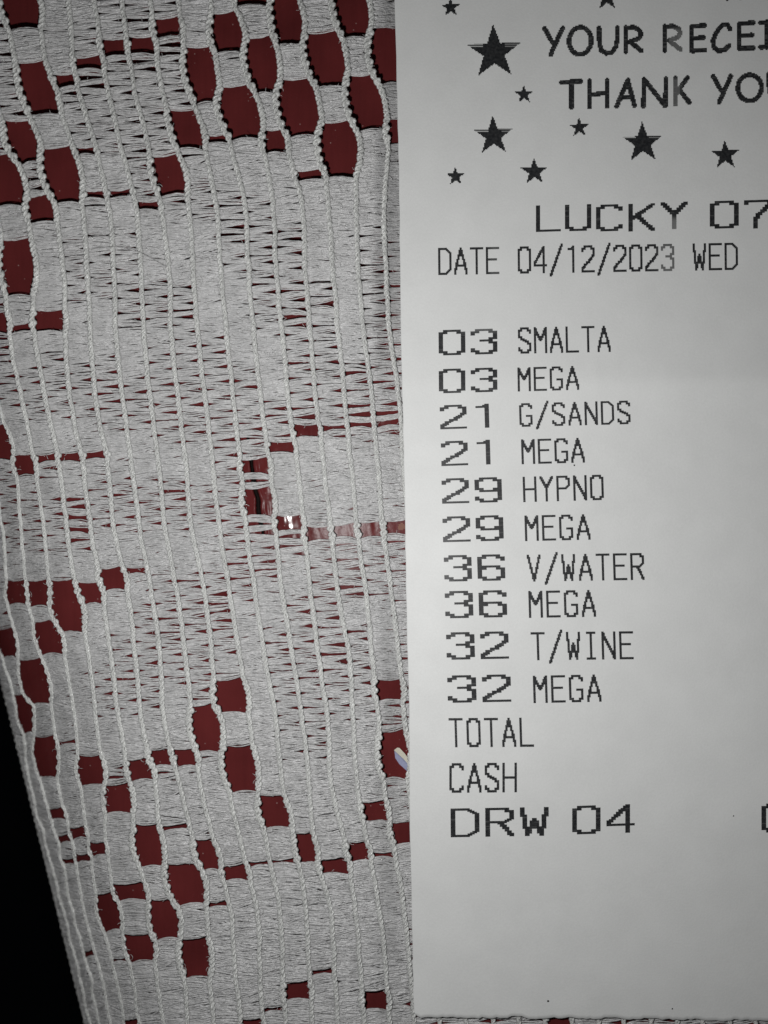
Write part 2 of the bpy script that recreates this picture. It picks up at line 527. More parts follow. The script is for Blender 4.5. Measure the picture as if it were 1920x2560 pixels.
def pitch_y(k, x):
    return 18.3 * np.asarray(k, float) - 0.045 * (np.asarray(x, float) - 600)


cloth = bpy.data.objects.new('lace_tablecloth', None)
COL.objects.link(cloth)
cloth.location = P(500, 1280, 0)
cloth.empty_display_size = 0.01
tag(cloth, 'white knitted lace tablecloth with open holes draped over the red table edge', 'tablecloth')
OFF = np.array(cloth.location)

# cords: pairs of strands twisted round each other, one stitch per half turn
yy = np.arange(-110, 2700, 3.2)
for i in range(NCORD):
    x = cord_x(i, yy)
    hidden = i > NH + 19
    ll = lift(x, yy)
    c0 = surf(x, yy, ll + 3.0)
    du = surf(x + 1.0, yy, ll + 3.0) - c0
    t = np.gradient(c0, axis=0); t /= np.linalg.norm(t, axis=1, keepdims=True)
    du /= np.linalg.norm(du, axis=1, keepdims=True) + 1e-20
    nrm = np.cross(du, t); nrm /= np.linalg.norm(nrm, axis=1, keepdims=True)
    nrm *= np.sign(nrm[:, 2:3] + 1e-9) if i >= NH else 1
    side = np.cross(t, nrm)
    kph = (yy + 0.045 * (x - 600)) / 18.3
    paths, radii = [], []
    hf = np.zeros_like(yy); hr_ = np.zeros_like(yy); hl_ = np.zeros_like(yy)
    for (b0, b1, _a) in bulge[i]:
        w_ = sm(b0 - 4, b0 + 8, yy) * (1 - sm(b1 - 8, b1 + 4, yy))
        if b1 - b0 > 18 and _a <= 0: hr_ = np.maximum(hr_, w_)
        if b1 - b0 > 18 and _a > 0: hl_ = np.maximum(hl_, w_)
        if b1 - b0 > 30: hf = np.maximum(hf, sm(b0 - 6, b0 + 10, yy) * (1 - sm(b1 - 10, b1 + 6, yy)))
    kk = 0.52 + 0.42 * sm(60, 300, x - edge_x(yy))
    step = 1 if not hidden else 2
    for s in range(2):
        ph = np.pi * kph + np.pi * s + 0.5 * vnoise(yy / 60, yy * 0 + i, 41)
        hr = kk * 2.9 * (1 + 0.30 * vnoise(yy / 20, yy * 0 + i * 2.3 + s, 42))
        p = c0 + U * (hr * np.sin(ph))[:, None] * side + U * (hr * 0.9 * np.cos(ph))[:, None] * nrm
        r = (1 - 0.06 * hf) * kk * 3.9 * U * (1 + 0.20 * np.cos(2 * ph + 0.6) + 0.13 * vnoise(yy / 11, yy * 0 + i * 5 + s, 43))
        paths.append(p[::step]); radii.append(r[::step])
    # the bright stitch heads: a thin filament loop lying over each stitch
    for sg in (1, -1):
        ph = np.pi * 1.45 * kph + i * 1.3 + (0 if sg > 0 else np.pi) + 0.5 * vnoise(yy / 50, yy * 0 + i * 3 + sg, 46)
        am = (5.0 + 0.8 * hf) * (1 + 0.25 * vnoise(yy / 22, yy * 0 + i * 9 + sg, 45))
        p = c0 + U * (kk * am * np.sin(ph))[:, None] * side + U * (kk * (3.0 + 3.4 * np.cos(ph)))[:, None] * nrm
        r = kk * (2.3 + 0.5 * hf) * U * (1 + 0.25 * np.abs(np.sin(ph)) + 0.3 * vnoise(yy / 9, yy * 0 + i * 7 + sg, 44))
        paths.append(p[::step]); radii.append(r[::step])
    # the bright head of every stitch, a bead on top of the chain
    ph = 2 * np.pi * kph + i * 0.9 + 0.6 * vnoise(yy / 40, yy * 0 + i * 5, 47)
    p = c0 + U * (kk * (1.8 * np.sin(ph * 0.5) + 1.0 * vnoise(yy / 18, yy * 0 + i * 4, 48)))[:, None] * side + U * (kk * (6.6 + 1.3 * np.cos(ph)))[:, None] * nrm
    r = (1 - 0.25 * hf) * kk * U * (0.3 + 3.6 * np.clip(np.cos(ph), 0, 1) ** 0.7 * (0.75 + 0.4 * vnoise(yy / 17, yy * 0 + i * 8, 49)))
    paths.append(p[::step]); radii.append(r[::step])
    # loops bulging from the chain into the openings
    for sg, hw_ in ((1, hr_), (-1, hl_ * 0.45)):
        yph = 2 * np.pi * (yy + 4 * vnoise(yy / 60, yy * 0 + i * 2 + sg, 50)) / 24.0 + i
        bmp = np.clip(np.cos(yph), 0, 1) ** 0.6
        p = c0 + U * (-sg * (3.0 + 4.6 * hw_ * bmp))[:, None] * side + U * (2.0 + 1.5 * bmp)[:, None] * nrm
        r = kk * U * (2.0 + 3.6 * hw_ * bmp)
        paths.append(p[::step]); radii.append(r[::step])
    up = np.stack([nrm[::step]] * 7)
    v, q = tubes(np.array(paths), np.array(radii), 6, up)
    mesh_obj('chain_cord', v - OFF, q, M_CORD, cloth)

# ---------------------------------------------------------------- filling between the cords
DENSE = [(100, -50, 180, 60), (30, 70, 175, 160), (180, -50, 250, 50), (90, 285, 175, 375), (195, 385, 270, 480), (265, 400, 330, 478),
 (480, -90, 1010, 440), (500, 340, 680, 470), (680, 380, 1010, 560), (740, 515, 900, 680), (845, 670, 915, 880), (0, 495, 330, 590),
 (60, 560, 165, 860), (330, 520, 500, 690), (440, 560, 560, 720), (490, 690, 600, 830), (565, 750, 650, 890), (640, 840, 725, 990),
 (0, 740, 100, 900), (160, 740, 310, 850), (150, 820, 290, 890), (300, 820, 390, 930), (0, 1020, 80, 1130), (60, 1045, 260, 1130),
 (120, 1090, 260, 1195), (250, 1080, 400, 1190), (380, 1105, 520, 1200), (20, 1185, 230, 1240), (745, 1090, 1010, 1310),
 (690, 1130, 770, 1285), (0, 1370, 60, 1450), (60, 1385, 250, 1450), (230, 1330, 400, 1420), (390, 1320, 500, 1420),
 (495, 1300, 570, 1410), (250, 1480, 330, 1560), (340, 1440, 400, 1500), (700, 1405, 775, 1475), (620, 1450, 720, 1530),
 (570, 1490, 720, 1570), (590, 1560, 660, 1690), (920, 1490, 1015, 1700), (200, 1490, 275, 1640), (-60, 1500, 220, 2000),
 (170, 1640, 240, 1800), (180, 1790, 480, 1900), (405, 1715, 480, 1900), (610, 1690, 690, 1850), (560, 1770, 630, 1860),
 (640, 1820, 720, 1960), (820, 1800, 950, 2010), (720, 1900, 830, 2000), (430, 1900, 580, 2700), (-60, 1950, 480, 2700),
 (560, 1980, 1040, 2700), (860, 1500, 930, 1560)]


def dense(x, y):
    if x < edge_x(y) + 70: return True
    x = x + 12 * vnoise(x / 40, y / 40, 51); y = y + 12 * vnoise(x / 40, y / 40, 52)
    for (a, b, c, d) in DENSE:
        if a <= x <= c and b <= y <= d:
            return True
    return False


cell_holes = [[] for _ in range(NCORD)]
for (c, y0, y1) in hole_cells:
    cell_holes[c].append((y0, y1))
for (sx, sy) in SLITS:
    xs_ = np.array([raw_x(i, sy) for i in range(NCORD)])
    c = int(np.searchsorted(xs_, sx) - 1)
    cell_holes[c].append((sy - 4, sy + 4))

MS = 15
T = np.linspace(0, 1, MS)
passes = []          # (cell, yl, yr, half mid, half end, bow, z, strands, seed)
for c in range(NCORD - 1):
    hidden = c > NH + 18
    for j in range(-6, 150):
        x0 = float(raw_x(c, min(max(18.3 * j, 40), 2560)))
        x1 = float(raw_x(c + 1, min(max(18.3 * j, 40), 2560)))
        xm = (x0 + x1) / 2
        y = float(pitch_y(j + 0.5, xm))
        if hidden and y < 2380 and (j % 2 or c > NH + 26):
            if c > NH + 26:
                pass
        sgn = 1 if (j + c) % 2 == 0 else -1
        blocked = False; bow = 0.0; shift = 0.0
        for (a, b) in cell_holes[c]:
            g_ = 8.3 if b - a < 16 else 7.5
            a2, b2 = a + 1, b - 1
            if a2 < y < b2:
                blocked = True
            if 0 <= a2 - y < 18.3: shift += 0.9 * (a - 7.5 - y); bow += 2.0
            if 18.3 <= a2 - y < 36.6: shift += 0.5 * (a - 7.5 - 18.3 - y)
            if 0 <= y - b2 < 18.3: shift += 0.9 * (b + 8.5 - y); bow -= 3.5
            if 18.3 <= y - b2 < 36.6: shift += 0.5 * (b + 8.5 + 18.3 - y)
        if blocked:
            continue
        dn = dense(xm, y)
        y += shift
        jit = RNG.uniform(-0.7, 0.7)
        tw = RNG.uniform(0.11, 0.18) * 18.3 * sgn
        if dn: tw *= 0.55
        yl = y + 0.045 * (xm - x0) + tw + jit; yr = y - 0.045 * (x1 - xm) - tw + jit
        hm = RNG.uniform(8.5, 9.6); he = RNG.uniform(5.0, 6.0)
        if RNG.random() < 0.08: hm *= 0.72
        passes.append((c, yl, yr, hm, he, bow, 0.0, 6 if hidden else (10 if dn else 9)))
        if dn and not hidden:
            # a second layer laid in behind the first, half a pitch lower
            o = RNG.uniform(6, 11)
            ok = True
            for (a, b) in cell_holes[c]:
                if a - 5 < y + o < b + 5: ok = False
            if ok:
                q_ = RNG.uniform(3.0, 7.5) * RNG.choice([-1, 1])
                passes.append((c, yl + o - q_, yr + o + q_, hm + 3.0, he + 4.5, bow * 0.8, RNG.uniform(-2.0, 2.5), 11))
print('passes', len(passes))

paths_all, rad_all, cell_of = [], [], []
for c in range(NCORD - 1):
    ps = [p for p in passes if p[0] == c]
    if not ps: continue
    n_tot = sum(p[7] for p in ps)
    yl = np.repeat([p[1] for p in ps], [p[7] for p in ps]); yr = np.repeat([p[2] for p in ps], [p[7] for p in ps])
    hm = np.repeat([p[3] for p in ps], [p[7] for p in ps]); he = np.repeat([p[4] for p in ps], [p[7] for p in ps])
    bow = np.repeat([p[5] for p in ps], [p[7] for p in ps]); zz = np.repeat([p[6] for p in ps], [p[7] for p in ps])
    f = np.concatenate([np.linspace(-1, 1, p[7]) + RNG.uniform(-.09, .09, p[7]) for p in ps])
    f2 = np.concatenate([np.clip(np.linspace(-1, 1, p[7])[RNG.permutation(p[7])] * 0.35 + 0.65 * np.linspace(-1, 1, p[7]), -1, 1) for p in ps])
    zr = RNG.uniform(-3.5, 1.5, n_tot)
    env = (np.sin(np.pi * T) ** 0.62)[None]
    ybase = yl[:, None] * (1 - T) + yr[:, None] * T + bow[:, None] * np.sin(np.pi * T)[None]
    ff = f[:, None] * (1 - T) + f2[:, None] * T
    wob = vnoise(T[None] * 7.5 + RNG.uniform(0, 900, n_tot)[:, None], RNG.uniform(0, 900, n_tot)[:, None] + 0 * T[None], 61)
    yv = ybase + ff * (he[:, None] * (1 - env) + hm[:, None] * env) + wob * 0.7 * (0.25 + 0.75 * env)
    xl = cord_x(c, yl)[:, None]; xr = cord_x(c + 1, yr)[:, None]
    xv = xl * (1 - T) + xr * T
    wz = vnoise(T[None] * 8 + RNG.uniform(0, 900, n_tot)[:, None], RNG.uniform(0, 900, n_tot)[:, None] + 0 * T[None], 62)
    base = lift(xv, yv) + zz[:, None] + zr[:, None] * (0.5 + 0.5 * env) + wz * 1.7 + (1 - ff ** 2) * 5.5 * (0.35 + 0.65 * env) - 4.5
    p3 = surf(xv, yv, base)
    r = U * (1.6 + 0.4 * RNG.uniform(-1, 1, n_tot)[:, None] + 0.35 * wz)
    paths_all.append(p3); rad_all.append(r); cell_of.append(np.full(n_tot, c))
v, q = tubes(np.concatenate(paths_all), np.concatenate(rad_all), 4)
fill = mesh_obj('filling_thread', v - OFF, q, M_FILL, cloth)
fill['kind'] = 'stuff'

# stray filaments standing off the yarn
nf = 12000
allp = np.concatenate(paths_all)
k1 = RNG.choice(np.where(np.concatenate(cell_of) > NH + 1)[0], nf); k2 = RNG.integers(0, MS, nf)
w0 = allp[k1, k2] / U
kz = CH / (CH - w0[:, 2])
fx = CX + w0[:, 0] * kz; fy = CY - w0[:, 1] * kz
sel = RNG.random(nf) < 0.45
ci = RNG.integers(NH + 2, NH + 18, nf)
fx = np.where(sel, np.array([float(cord_x(int(a), float(b))) for a, b in zip(ci, fy)]) + RNG.uniform(-6, 6, nf), fx)
edge_f = (RNG.random(nf) < 0.12) & (fy > 1850)
fx = np.where(edge_f, edge_x(fy) + RNG.uniform(-6, 6, nf), fx)
keep = (edge_f | (fx > edge_x(fy) + 30)) & (fx > -40) & (fx < 1040) & (fy < 2600) & (fy > -40)
fx, fy, edge_f = fx[keep], fy[keep], edge_f[keep]; nf = len(fx)
ang = RNG.uniform(0, 2 * np.pi, nf); ln = RNG.uniform(5, 15, nf) * np.where(edge_f, 1.8, 1); cv = RNG.uniform(-1.6, 1.6, nf)
tt = np.linspace(0, 1, 7)[None]
aa = ang[:, None] + cv[:, None] * tt
pxs = fx[:, None] + ln[:, None] * tt * np.cos(aa); pys = fy[:, None] + ln[:, None] * tt * np.sin(aa)
hz = RNG.uniform(2, 9, nf)[:, None] * np.sin(np.pi * tt * 0.8)
p3 = surf(pxs, pys, lift(pxs, pys) + 4 + hz)
v, q = tubes(p3, np.full(p3.shape[:2], 0.45 * U), 3)
fz_ = mesh_obj('loose_fibre', v - OFF, q, M_FIBRE, cloth)
fz_['kind'] = 'stuff'

# ---------------------------------------------------------------- receipt
EY = [-400, 0, 140, 370, 500, 800, 1000, 1200, 1400, 1520, 1800, 2000, 2300, 2500, 2560]
EX = [976, 986, 990, 996, 998, 1002, 1006, 1011, 1014, 1016, 1023, 1024, 1030, 1034, 1036]


def rec_edge(y):
    return catmull(EY, EX, y)


def paper_z(x, y):
    x = np.asarray(x, float); y = np.asarray(y, float)
    d = x - rec_edge(y)
    z = 33 + 22 * np.exp(-((y - 955) / 210) ** 2) * sm(60, 800, d)
    side = sm(1150, 1500, y) * (1 - sm(1950, 2300, y))
    z = z + 13 * sm(-40, 150, d) * (0.35 + 0.65 * side)
    z = z - 5 * sm(300, 1300, d)
    # fold across the strip
    ky = 955 - 0.004 * d
    amt = 0.06 + 0.19 * sm(100, 800, d)
    z = z - amt * np.sqrt((y - ky) ** 2 + 260.0) * np.exp(-np.abs(y - ky) / 130)
    z = z + 2.6 * vnoise(x / 330, y / 330, 71) + 0.5 * vnoise(x / 90, y / 110, 72)
    z = z + 0.7 * np.exp(-((x - 1490 - 0.1 * (y - 930)) / 14) ** 2) * np.exp(-((y - 925) / 40) ** 2)
    # soft dent near the torn end
    z = z - 4 * sm(170, 0, np.sqrt(((x - 1750) / 2.2) ** 2 + (y - 2600) ** 2))
    return z


def paper_pt(x, y, dz=0.0):
    """paper seen from above at plan (x, y)"""
    z = paper_z(x, y) + dz
    k = (CH - z) / CH
    return P(CX + (x - CX) * k, CY + (y - CY) * k, z)


receipt = bpy.data.objects.new('receipt', None)
COL.objects.link(receipt)
receipt.location = P(1500, 1280, 30)
receipt.empty_display_size = 0.01
tag(receipt, 'white printed till receipt lying on the lace, starred heading above lines of numbers', 'receipt')
ROFF = np.array(receipt.location)
WID = 1480.0
ry = np.concatenate([np.arange(-400, 900, 12), np.arange(900, 1010, 4), np.arange(1010, 2500, 12), np.linspace(2500, 2546, 6)])
rd = np.concatenate([[0, 3], np.arange(8, 960, 9), np.arange(960, WID + 1, 40)])
RY, RD = np.meshgrid(ry, rd, indexing='ij')
RX = rec_edge(RY) + RD
tear = 2.6 * vnoise(RX / 9, RX * 0, 81) + 3.2 * vnoise(RX / 46, RX * 0, 82) - 4 * sm(1180, 1240, RX) * (1 - sm(1270, 1420, RX)) + 6 * sm(1500, 1900, RX)
last = sm(2440, 2546, RY)
RYw = RY + last * tear
corner = np.clip((14 - RD) / 14, 0, 1) ** 2 * np.clip((RY - 2531) / 15, 0, 1)
RYw = RYw - corner * 11
RX = RX + 0.9 * vnoise(RY / 35, RY * 0, 83) * (RD < 1)
top = paper_pt(RX, RYw); bot = paper_pt(RX, RYw, -1.8)
nr, nc = RX.shape
q1 = grid_quads(nr, nc)
Vr = np.concatenate([top.reshape(-1, 3), bot.reshape(-1, 3)])
n1 = nr * nc
loop = np.concatenate([np.arange(nc), (np.arange(1, nr)) * nc + nc - 1, (nr - 1) * nc + np.arange(nc - 2, -1, -1), np.arange(nr - 2, 0, -1) * nc])
lp2 = np.roll(loop, -1)
rimq = np.stack([loop, lp2, lp2 + n1, loop + n1], -1)
Q = np.concatenate([q1[:, ::-1], q1 + n1, rimq])
paper = mesh_obj('paper_strip', Vr - ROFF, Q, M_PAPER, receipt)

# --- print: 12 x 24 dot matrix face, pen two dots wide
G = {
 '0': [[(3, 0), (7, 0), (10, 3), (10, 19), (7, 22), (3, 22), (0, 19), (0, 3), (3, 0)]],
 '1': [[(2, 2), (4, 2), (6, 0), (6, 22)]],
 '2': [[(0, 4), (0, 3), (3, 0), (7, 0), (10, 3), (10, 7), (7, 12), (2, 17), (0, 20), (0, 22), (10, 22)]],
 '3': [[(0, 4), (0, 3), (3, 0), (7, 0), (10, 3), (10, 7), (7, 10), (4, 10)], [(7, 10), (10, 13), (10, 19), (7, 22), (3, 22), (0, 19), (0, 18)]],
 '4': [[(8, 22), (8, 0), (0, 14), (0, 16), (10, 16)]],
 '6': [[(10, 4), (10, 3), (7, 0), (3, 0), (0, 3), (0, 19), (3, 22), (7, 22), (10, 19), (10, 13), (7, 10), (3, 10), (0, 13)]],
 '7': [[(0, 2), (0, 0), (10, 0), (10, 3), (5, 12), (4, 16), (4, 22)]],
 '9': [[(0, 18), (0, 19), (3, 22), (7, 22), (10, 19), (10, 3), (7, 0), (3, 0), (0, 3), (0, 9), (3, 12), (7, 12), (10, 9)]],
 'A': [[(0, 22), (1, 15), (5, 0), (9, 15), (10, 22)], [(1, 15), (9, 15)]],
 'C': [[(10, 4), (10, 3), (7, 0), (3, 0), (0, 3), (0, 19), (3, 22), (7, 22), (10, 19), (10, 18)]],
 'D': [[(0, 0), (0, 22), (6, 22), (10, 18), (10, 4), (6, 0), (0, 0)]],
 'E': [[(10, 0), (0, 0), (0, 22), (10, 22)], [(0, 10), (8, 10)]],
 'G': [[(10, 4), (10, 3), (7, 0), (3, 0), (0, 3), (0, 19), (3, 22), (7, 22), (10, 19), (10, 12), (6, 12)]],
 'H': [[(0, 0), (0, 22)], [(10, 0), (10, 22)], [(0, 11), (10, 11)]],
 'I': [[(2, 0), (8, 0)], [(5, 0), (5, 22)], [(2, 22), (8, 22)]],
 'K': [[(0, 0), (0, 22)], [(10, 0), (0, 13)], [(3, 9), (10, 22)]],
 'L': [[(0, 0), (0, 22), (10, 22)]],
 'M': [[(0, 22), (0, 0), (5, 11), (10, 0), (10, 22)]],
 'N': [[(0, 22), (0, 0), (10, 22), (10, 0)]],
 'P': [[(0, 22), (0, 0), (7, 0), (10, 3), (10, 8), (7, 11), (0, 11)]],
 'R': [[(0, 22), (0, 0), (7, 0), (10, 3), (10, 8), (7, 11), (0, 11)], [(5, 11), (10, 22)]],
 'S': [[(10, 4), (10, 3), (7, 0), (3, 0), (0, 3), (0, 7), (3, 10), (7, 12), (10, 15), (10, 19), (7, 22), (3, 22), (0, 19), (0, 18)]],
 'T': [[(0, 0), (10, 0)], [(5, 0), (5, 22)]],
 'U': [[(0, 0), (0, 19), (3, 22), (7, 22), (10, 19), (10, 0)]],
 'V': [[(0, 0), (5, 22), (10, 0)]],
 'W': [[(0, 0), (2, 22), (5, 9), (8, 22), (10, 0)]],
 'Y': [[(0, 0), (5, 10), (10, 0)], [(5, 10), (5, 22)]],
 '/': [[(10, -2), (0, 25)]],
}
G['O'] = G['0']


def raster(ch):
    g = np.zeros((32, 14), bool)          # rows -4..27
    for st in G[ch]:
        for (a, b) in zip(st[:-1], st[1:]):
            n = int(max(abs(b[0] - a[0]), abs(b[1] - a[1])) * 4) + 1
            for t in np.linspace(0, 1, n):
                x = a[0] + (b[0] - a[0]) * t; y = a[1] + (b[1] - a[1]) * t
                xi = int(round(x)); yi = int(round(y)) + 4
                g[yi:yi + 2, xi:xi + 2] = True
    return g


def runs(row):
    d = np.diff(np.concatenate([[0], row.astype(int), [0]]))
    return list(zip(np.where(d == 1)[0], np.where(d == -1)[0]))


def ink_obj(name, cells, label=None):
    """cells: list of (four plan corners, density) -> one print mesh lying on the paper"""
    co = np.array([c[0] for c in cells], float)          # n,4,2
    den = np.array([c[1] for c in cells], float)
    v = paper_pt(co[..., 0], co[..., 1], 0.7).reshape(-1, 3) - ROFF
    q = np.arange(len(v)).reshape(-1, 4)[:, ::-1]
    o = mesh_obj(name, v, q, M_INK, receipt, smooth=False)
    a = o.data.attributes.new('ink', 'FLOAT', 'POINT')
    a.data.foreach_set('value', np.repeat(den, 4).astype(np.float32))
    if label: o['label'] = label
    return o


FADES = [(1672, 70, 1712, 135, 0.8), (1683, 195, 1700, 270, 0.8), (1672, 545, 1712, 580, 0.75), (1646, 610, 1690, 690, 0.8),
         (1225, 610, 1255, 690, 0.9), (1150, 815, 1250, 830, 0.85)]


def fade(x, y):
    f = 1.0
    for (a, b, c, d, k) in FADES:
        e_ = 9.0
        m_ = float(sm(a - e_, a + e_, x) * (1 - sm(c - e_, c + e_, x)) * sm(b - e_, b + e_, y) * (1 - sm(d - e_, d + e_, y)))
        f = min(f, 1 - (1 - k) * m_)
    return f


def dot_line(items, label):
    """items: (char, left x, top y, width, height) in plan units; the face is 12 x 24 dots"""
    cells = []
    for (ch, x0, y0, wd, ht, slope, lean) in items:
        if ch == ' ': continue
        g = raster(ch)
        dx, dy = wd / 12.0, ht / 24.0
        for r in range(g.shape[0]):
            for (a, b) in runs(g[r]):
                # split long runs so fading and paper shape follow
                for s in range(a, b, 2):
                    e_ = min(s + 2, b)
                    def pt(i, j):
                        yy_ = (j - 4) * dy
                        return (x0 + i * dx + lean * yy_, y0 + yy_ + slope * i * dx)
                    c = pt((s + e_) / 2, r + .5)
                    thin = 0.95 if RNG.random() < 0.06 else 1.0
                    cells.append(([pt(s, r), pt(e_, r), pt(e_, r + 1), pt(s, r + 1)], fade(*c) * thin))
    ink_obj('printed_text', cells, label)


K = 940.0 / 1659.0


def seq(text, cx0, adv, w, top, bot, base, endtop=None, lean=0.03):
    """a line measured at its first and last glyph (in units of the enlarged plan, K per unit)"""
    n = len(text)
    it = []
    slope = 0.0
    if endtop is not None and n > 1:
        slope = (endtop - top) / (adv * (n - 1))
    for i, ch in enumerate(text):
        x = cx0 + adv * i
        it.append((ch, 980 + K * x, base + K * (top + slope * adv * i), K * w, K * (bot - top), slope, lean))
    return it


B1, B2, B3, B4, B5 = 460, 920, 1380, 1840, 2260
dot_line([('L', 980 + K * 635, B1 + K * 95, K * 110, K * 117, -.03, .0), ('U', 980 + K * 763, B1 + K * 92, K * 116, K * 117, -.03, .0),
          ('C', 980 + K * 900, B1 + K * 92, K * 118, K * 118, -.03, .0), ('K', 980 + K * 1043, B1 + K * 88, K * 117, K * 122, -.03, .0),
          ('Y', 980 + K * 1185, B1 + K * 81, K * 120, K * 120, -.03, .0), ('0', 980 + K * 1402, B1 + K * 76, K * 128, K * 122, -.03, .0),
          ('7', 980 + K * 1553, B1 + K * 72, K * 122, K * 126, -.03, .0)], 'wide line reading LUCKY 07')
dot_line(seq('DATE 04/12/2023 WED', 203, 70.2, 59, 282, 402, B1, 260, .01), 'line reading DATE 04/12/2023 WED')
dot_line(seq('03', 205, 141, 118, 645, 757, B1, 641, .01) + seq('SMALTA', 555, 70, 58, 633, 749, B1, 626, .02), 'line reading 03 SMALTA')
dot_line(seq('03', 206, 141, 117, 5, 112, B2, 1, .01) + seq('MEGA', 553, 71, 58, -2, 104, B2, -8, .02), 'first line reading 03 MEGA')
dot_line(seq('21', 210, 138, 118, 165, 271, B2, 160, .03) + seq('G/SANDS', 560, 72, 58, 156, 260, B2, 145, .03), 'line reading 21 G/SANDS')
dot_line(seq('21', 215, 138, 118, 324, 433, B2, 319, .03) + seq('MEGA', 569, 73, 60, 315, 425, B2, 309, .03), 'line reading 21 MEGA')
dot_line(seq('29', 218, 145, 120, 488, 599, B2, 484, .03) + seq('HYPNO', 576, 74, 60, 480, 592, B2, 472, .03), 'line reading 29 HYPNO')
dot_line(seq('29', 222, 146, 122, 656, 769, B2, 652, .03) + seq('MEGA', 584, 76, 61, 651, 764, B2, 646, .03), 'line reading 29 MEGA')
dot_line(seq('36', 228, 147, 122, 15, 131, B3, 12, .03) + seq('V/WATER', 594, 76, 61, 12, 131, B3, 5, .03), 'line reading 36 V/WATER')
dot_line(seq('36', 232, 149, 124, 173, 293, B3, 170, .03) + seq('MEGA', 601, 78, 62, 172, 291, B3, 168, .03), 'line reading 36 MEGA')
dot_line(seq('32', 238, 150, 125, 355, 476, B3, 352, .03) + seq('T/WINE', 611, 78, 62, 354, 478, B3, 350, .03), 'line reading 32 T/WINE')
dot_line(seq('32', 243, 153, 127, 545, 666, B3, 542, .03) + seq('MEGA', 621, 79, 63, 546, 667, B3, 541, .03), 'line reading 32 MEGA')
dot_line(seq('TOTAL', 249, 78, 62, 733, 862, B3, 731, .03), 'line reading TOTAL')
dot_line(seq('CASH', 253, 78, 64, 120, 251, B4, 118, .0), 'line reading CASH')
dot_line(seq('DRW', 258, 153, 127, 320, 447, B4, 315, .01) + seq('04', 795, 151, 125, 309, 435, B4, 304, .0)
         + seq('0', 1630, 151, 125, 298, 426, B4, 298, .0), 'wide line reading DRW 04')

# --- heading: rounded hand lettering
CM = {
 'Y': [[(0, 0), (.42, .52)], [(1, 0), (.33, 1)]],
 'O': [[(.5 + .5 * math.sin(a), .5 - .5 * math.cos(a)) for a in np.linspace(0, 2 * math.pi, 25)]],
 'U': [[(0, 0), (0.02, .6), (.12, .88), (.4, 1), (.7, .96), (.92, .75), (1, .4), (1, 0)]],
 'R': [[(.05, 1), (.05, 0)], [(.05, .03), (.5, .0), (.9, .14), (1, .3), (.85, .47), (.3, .6)], [(.3, .6), (1, .97)]],
 'E': [[(1, 0), (.05, .03), (.05, .98), (1, .97)], [(.05, .5), (.9, .47)]],
 'C': [[(1, .2), (.85, .02), (.55, .03), (.2, .3), (0, .62), (.08, .88), (.35, 1), (.7, .95), (.95, .8)]],
 'I': [[(0, .02), (1, 0)], [(.5, 0), (.5, 1)], [(0, 1), (1, .98)]],
 'P': [[(.05, 1), (.05, 0)], [(.05, .02), (.6, .02), (1, .2), (.8, .45), (.05, .58)]],
 'T': [[(0, .02), (1, 0)], [(.5, 0), (.5, 1)]],
 'H': [[(.02, 0), (.02, 1)], [(1, 0), (1, 1)], [(.02, .55), (1, .47)]],
 'A': [[(0, 1), (.62, 0), (1, 1)], [(.2, .68), (.9, .64)]],
 'N': [[(.0, 1), (.04, 0), (.96, 1), (1, 0)]],
 'K': [[(.04, 0), (.04, 1)], [(.85, 0), (.06, .62)], [(.3, .45), (1, .95)]],
}


def pen_cells(strokes, x0, y0, x1, y1, rad, dot=2.75, slope=-0.03):
    nx = int((x1 - x0 + 2 * rad) / dot) + 2; ny = int((y1 - y0 + 2 * rad) / dot) + 2
    gx = x0 - rad + (np.arange(nx) + .5) * dot; gy = y0 - rad + (np.arange(ny) + .5) * dot
    XX_, YY_ = np.meshgrid(gx, gy)
    ins = np.zeros(XX_.shape, bool)
    wx, wy = x1 - x0 - 2 * rad, y1 - y0 - 2 * rad
    for st in strokes:
        for (a, b) in zip(st[:-1], st[1:]):
            ax, ay = x0 + rad + a[0] * wx, y0 + rad + a[1] * wy
            bx, by = x0 + rad + b[0] * wx, y0 + rad + b[1] * wy
            L2 = (bx - ax) ** 2 + (by - ay) ** 2 + 1e-9
            t = np.clip(((XX_ - ax) * (bx - ax) + (YY_ - ay) * (by - ay)) / L2, 0, 1)
            ins |= (XX_ - ax - t * (bx - ax)) ** 2 + (YY_ - ay - t * (by - ay)) ** 2 < rad * rad
    cells = []
    xm = (x0 + x1) / 2
    for r in range(ny):
        for (a, b) in runs(ins[r]):
            for s in range(a, b, 3):
                e_ = min(s + 3, b)
                X0, X1 = x0 - rad + s * dot, x0 - rad + e_ * dot
                Y0 = y0 - rad + r * dot; Y1 = Y0 + dot
                cells.append(([(X0, Y0 + slope * (X0 - xm)), (X1, Y0 + slope * (X1 - xm)), (X1, Y1 + slope * (X1 - xm)), (X0, Y1 + slope * (X0 - xm))],
                              fade((X0 + X1) / 2, Y0) * (0.94 if RNG.random() < .2 else 1)))
    return cells


def comic(items, label):
    cells = []
    for (ch, a, b, c, d) in items:
        cells += pen_cells(CM[ch], 980 + K * a, K * c, 980 + K * b, K * d, 6.1)
    ink_obj('printed_text', cells, label)


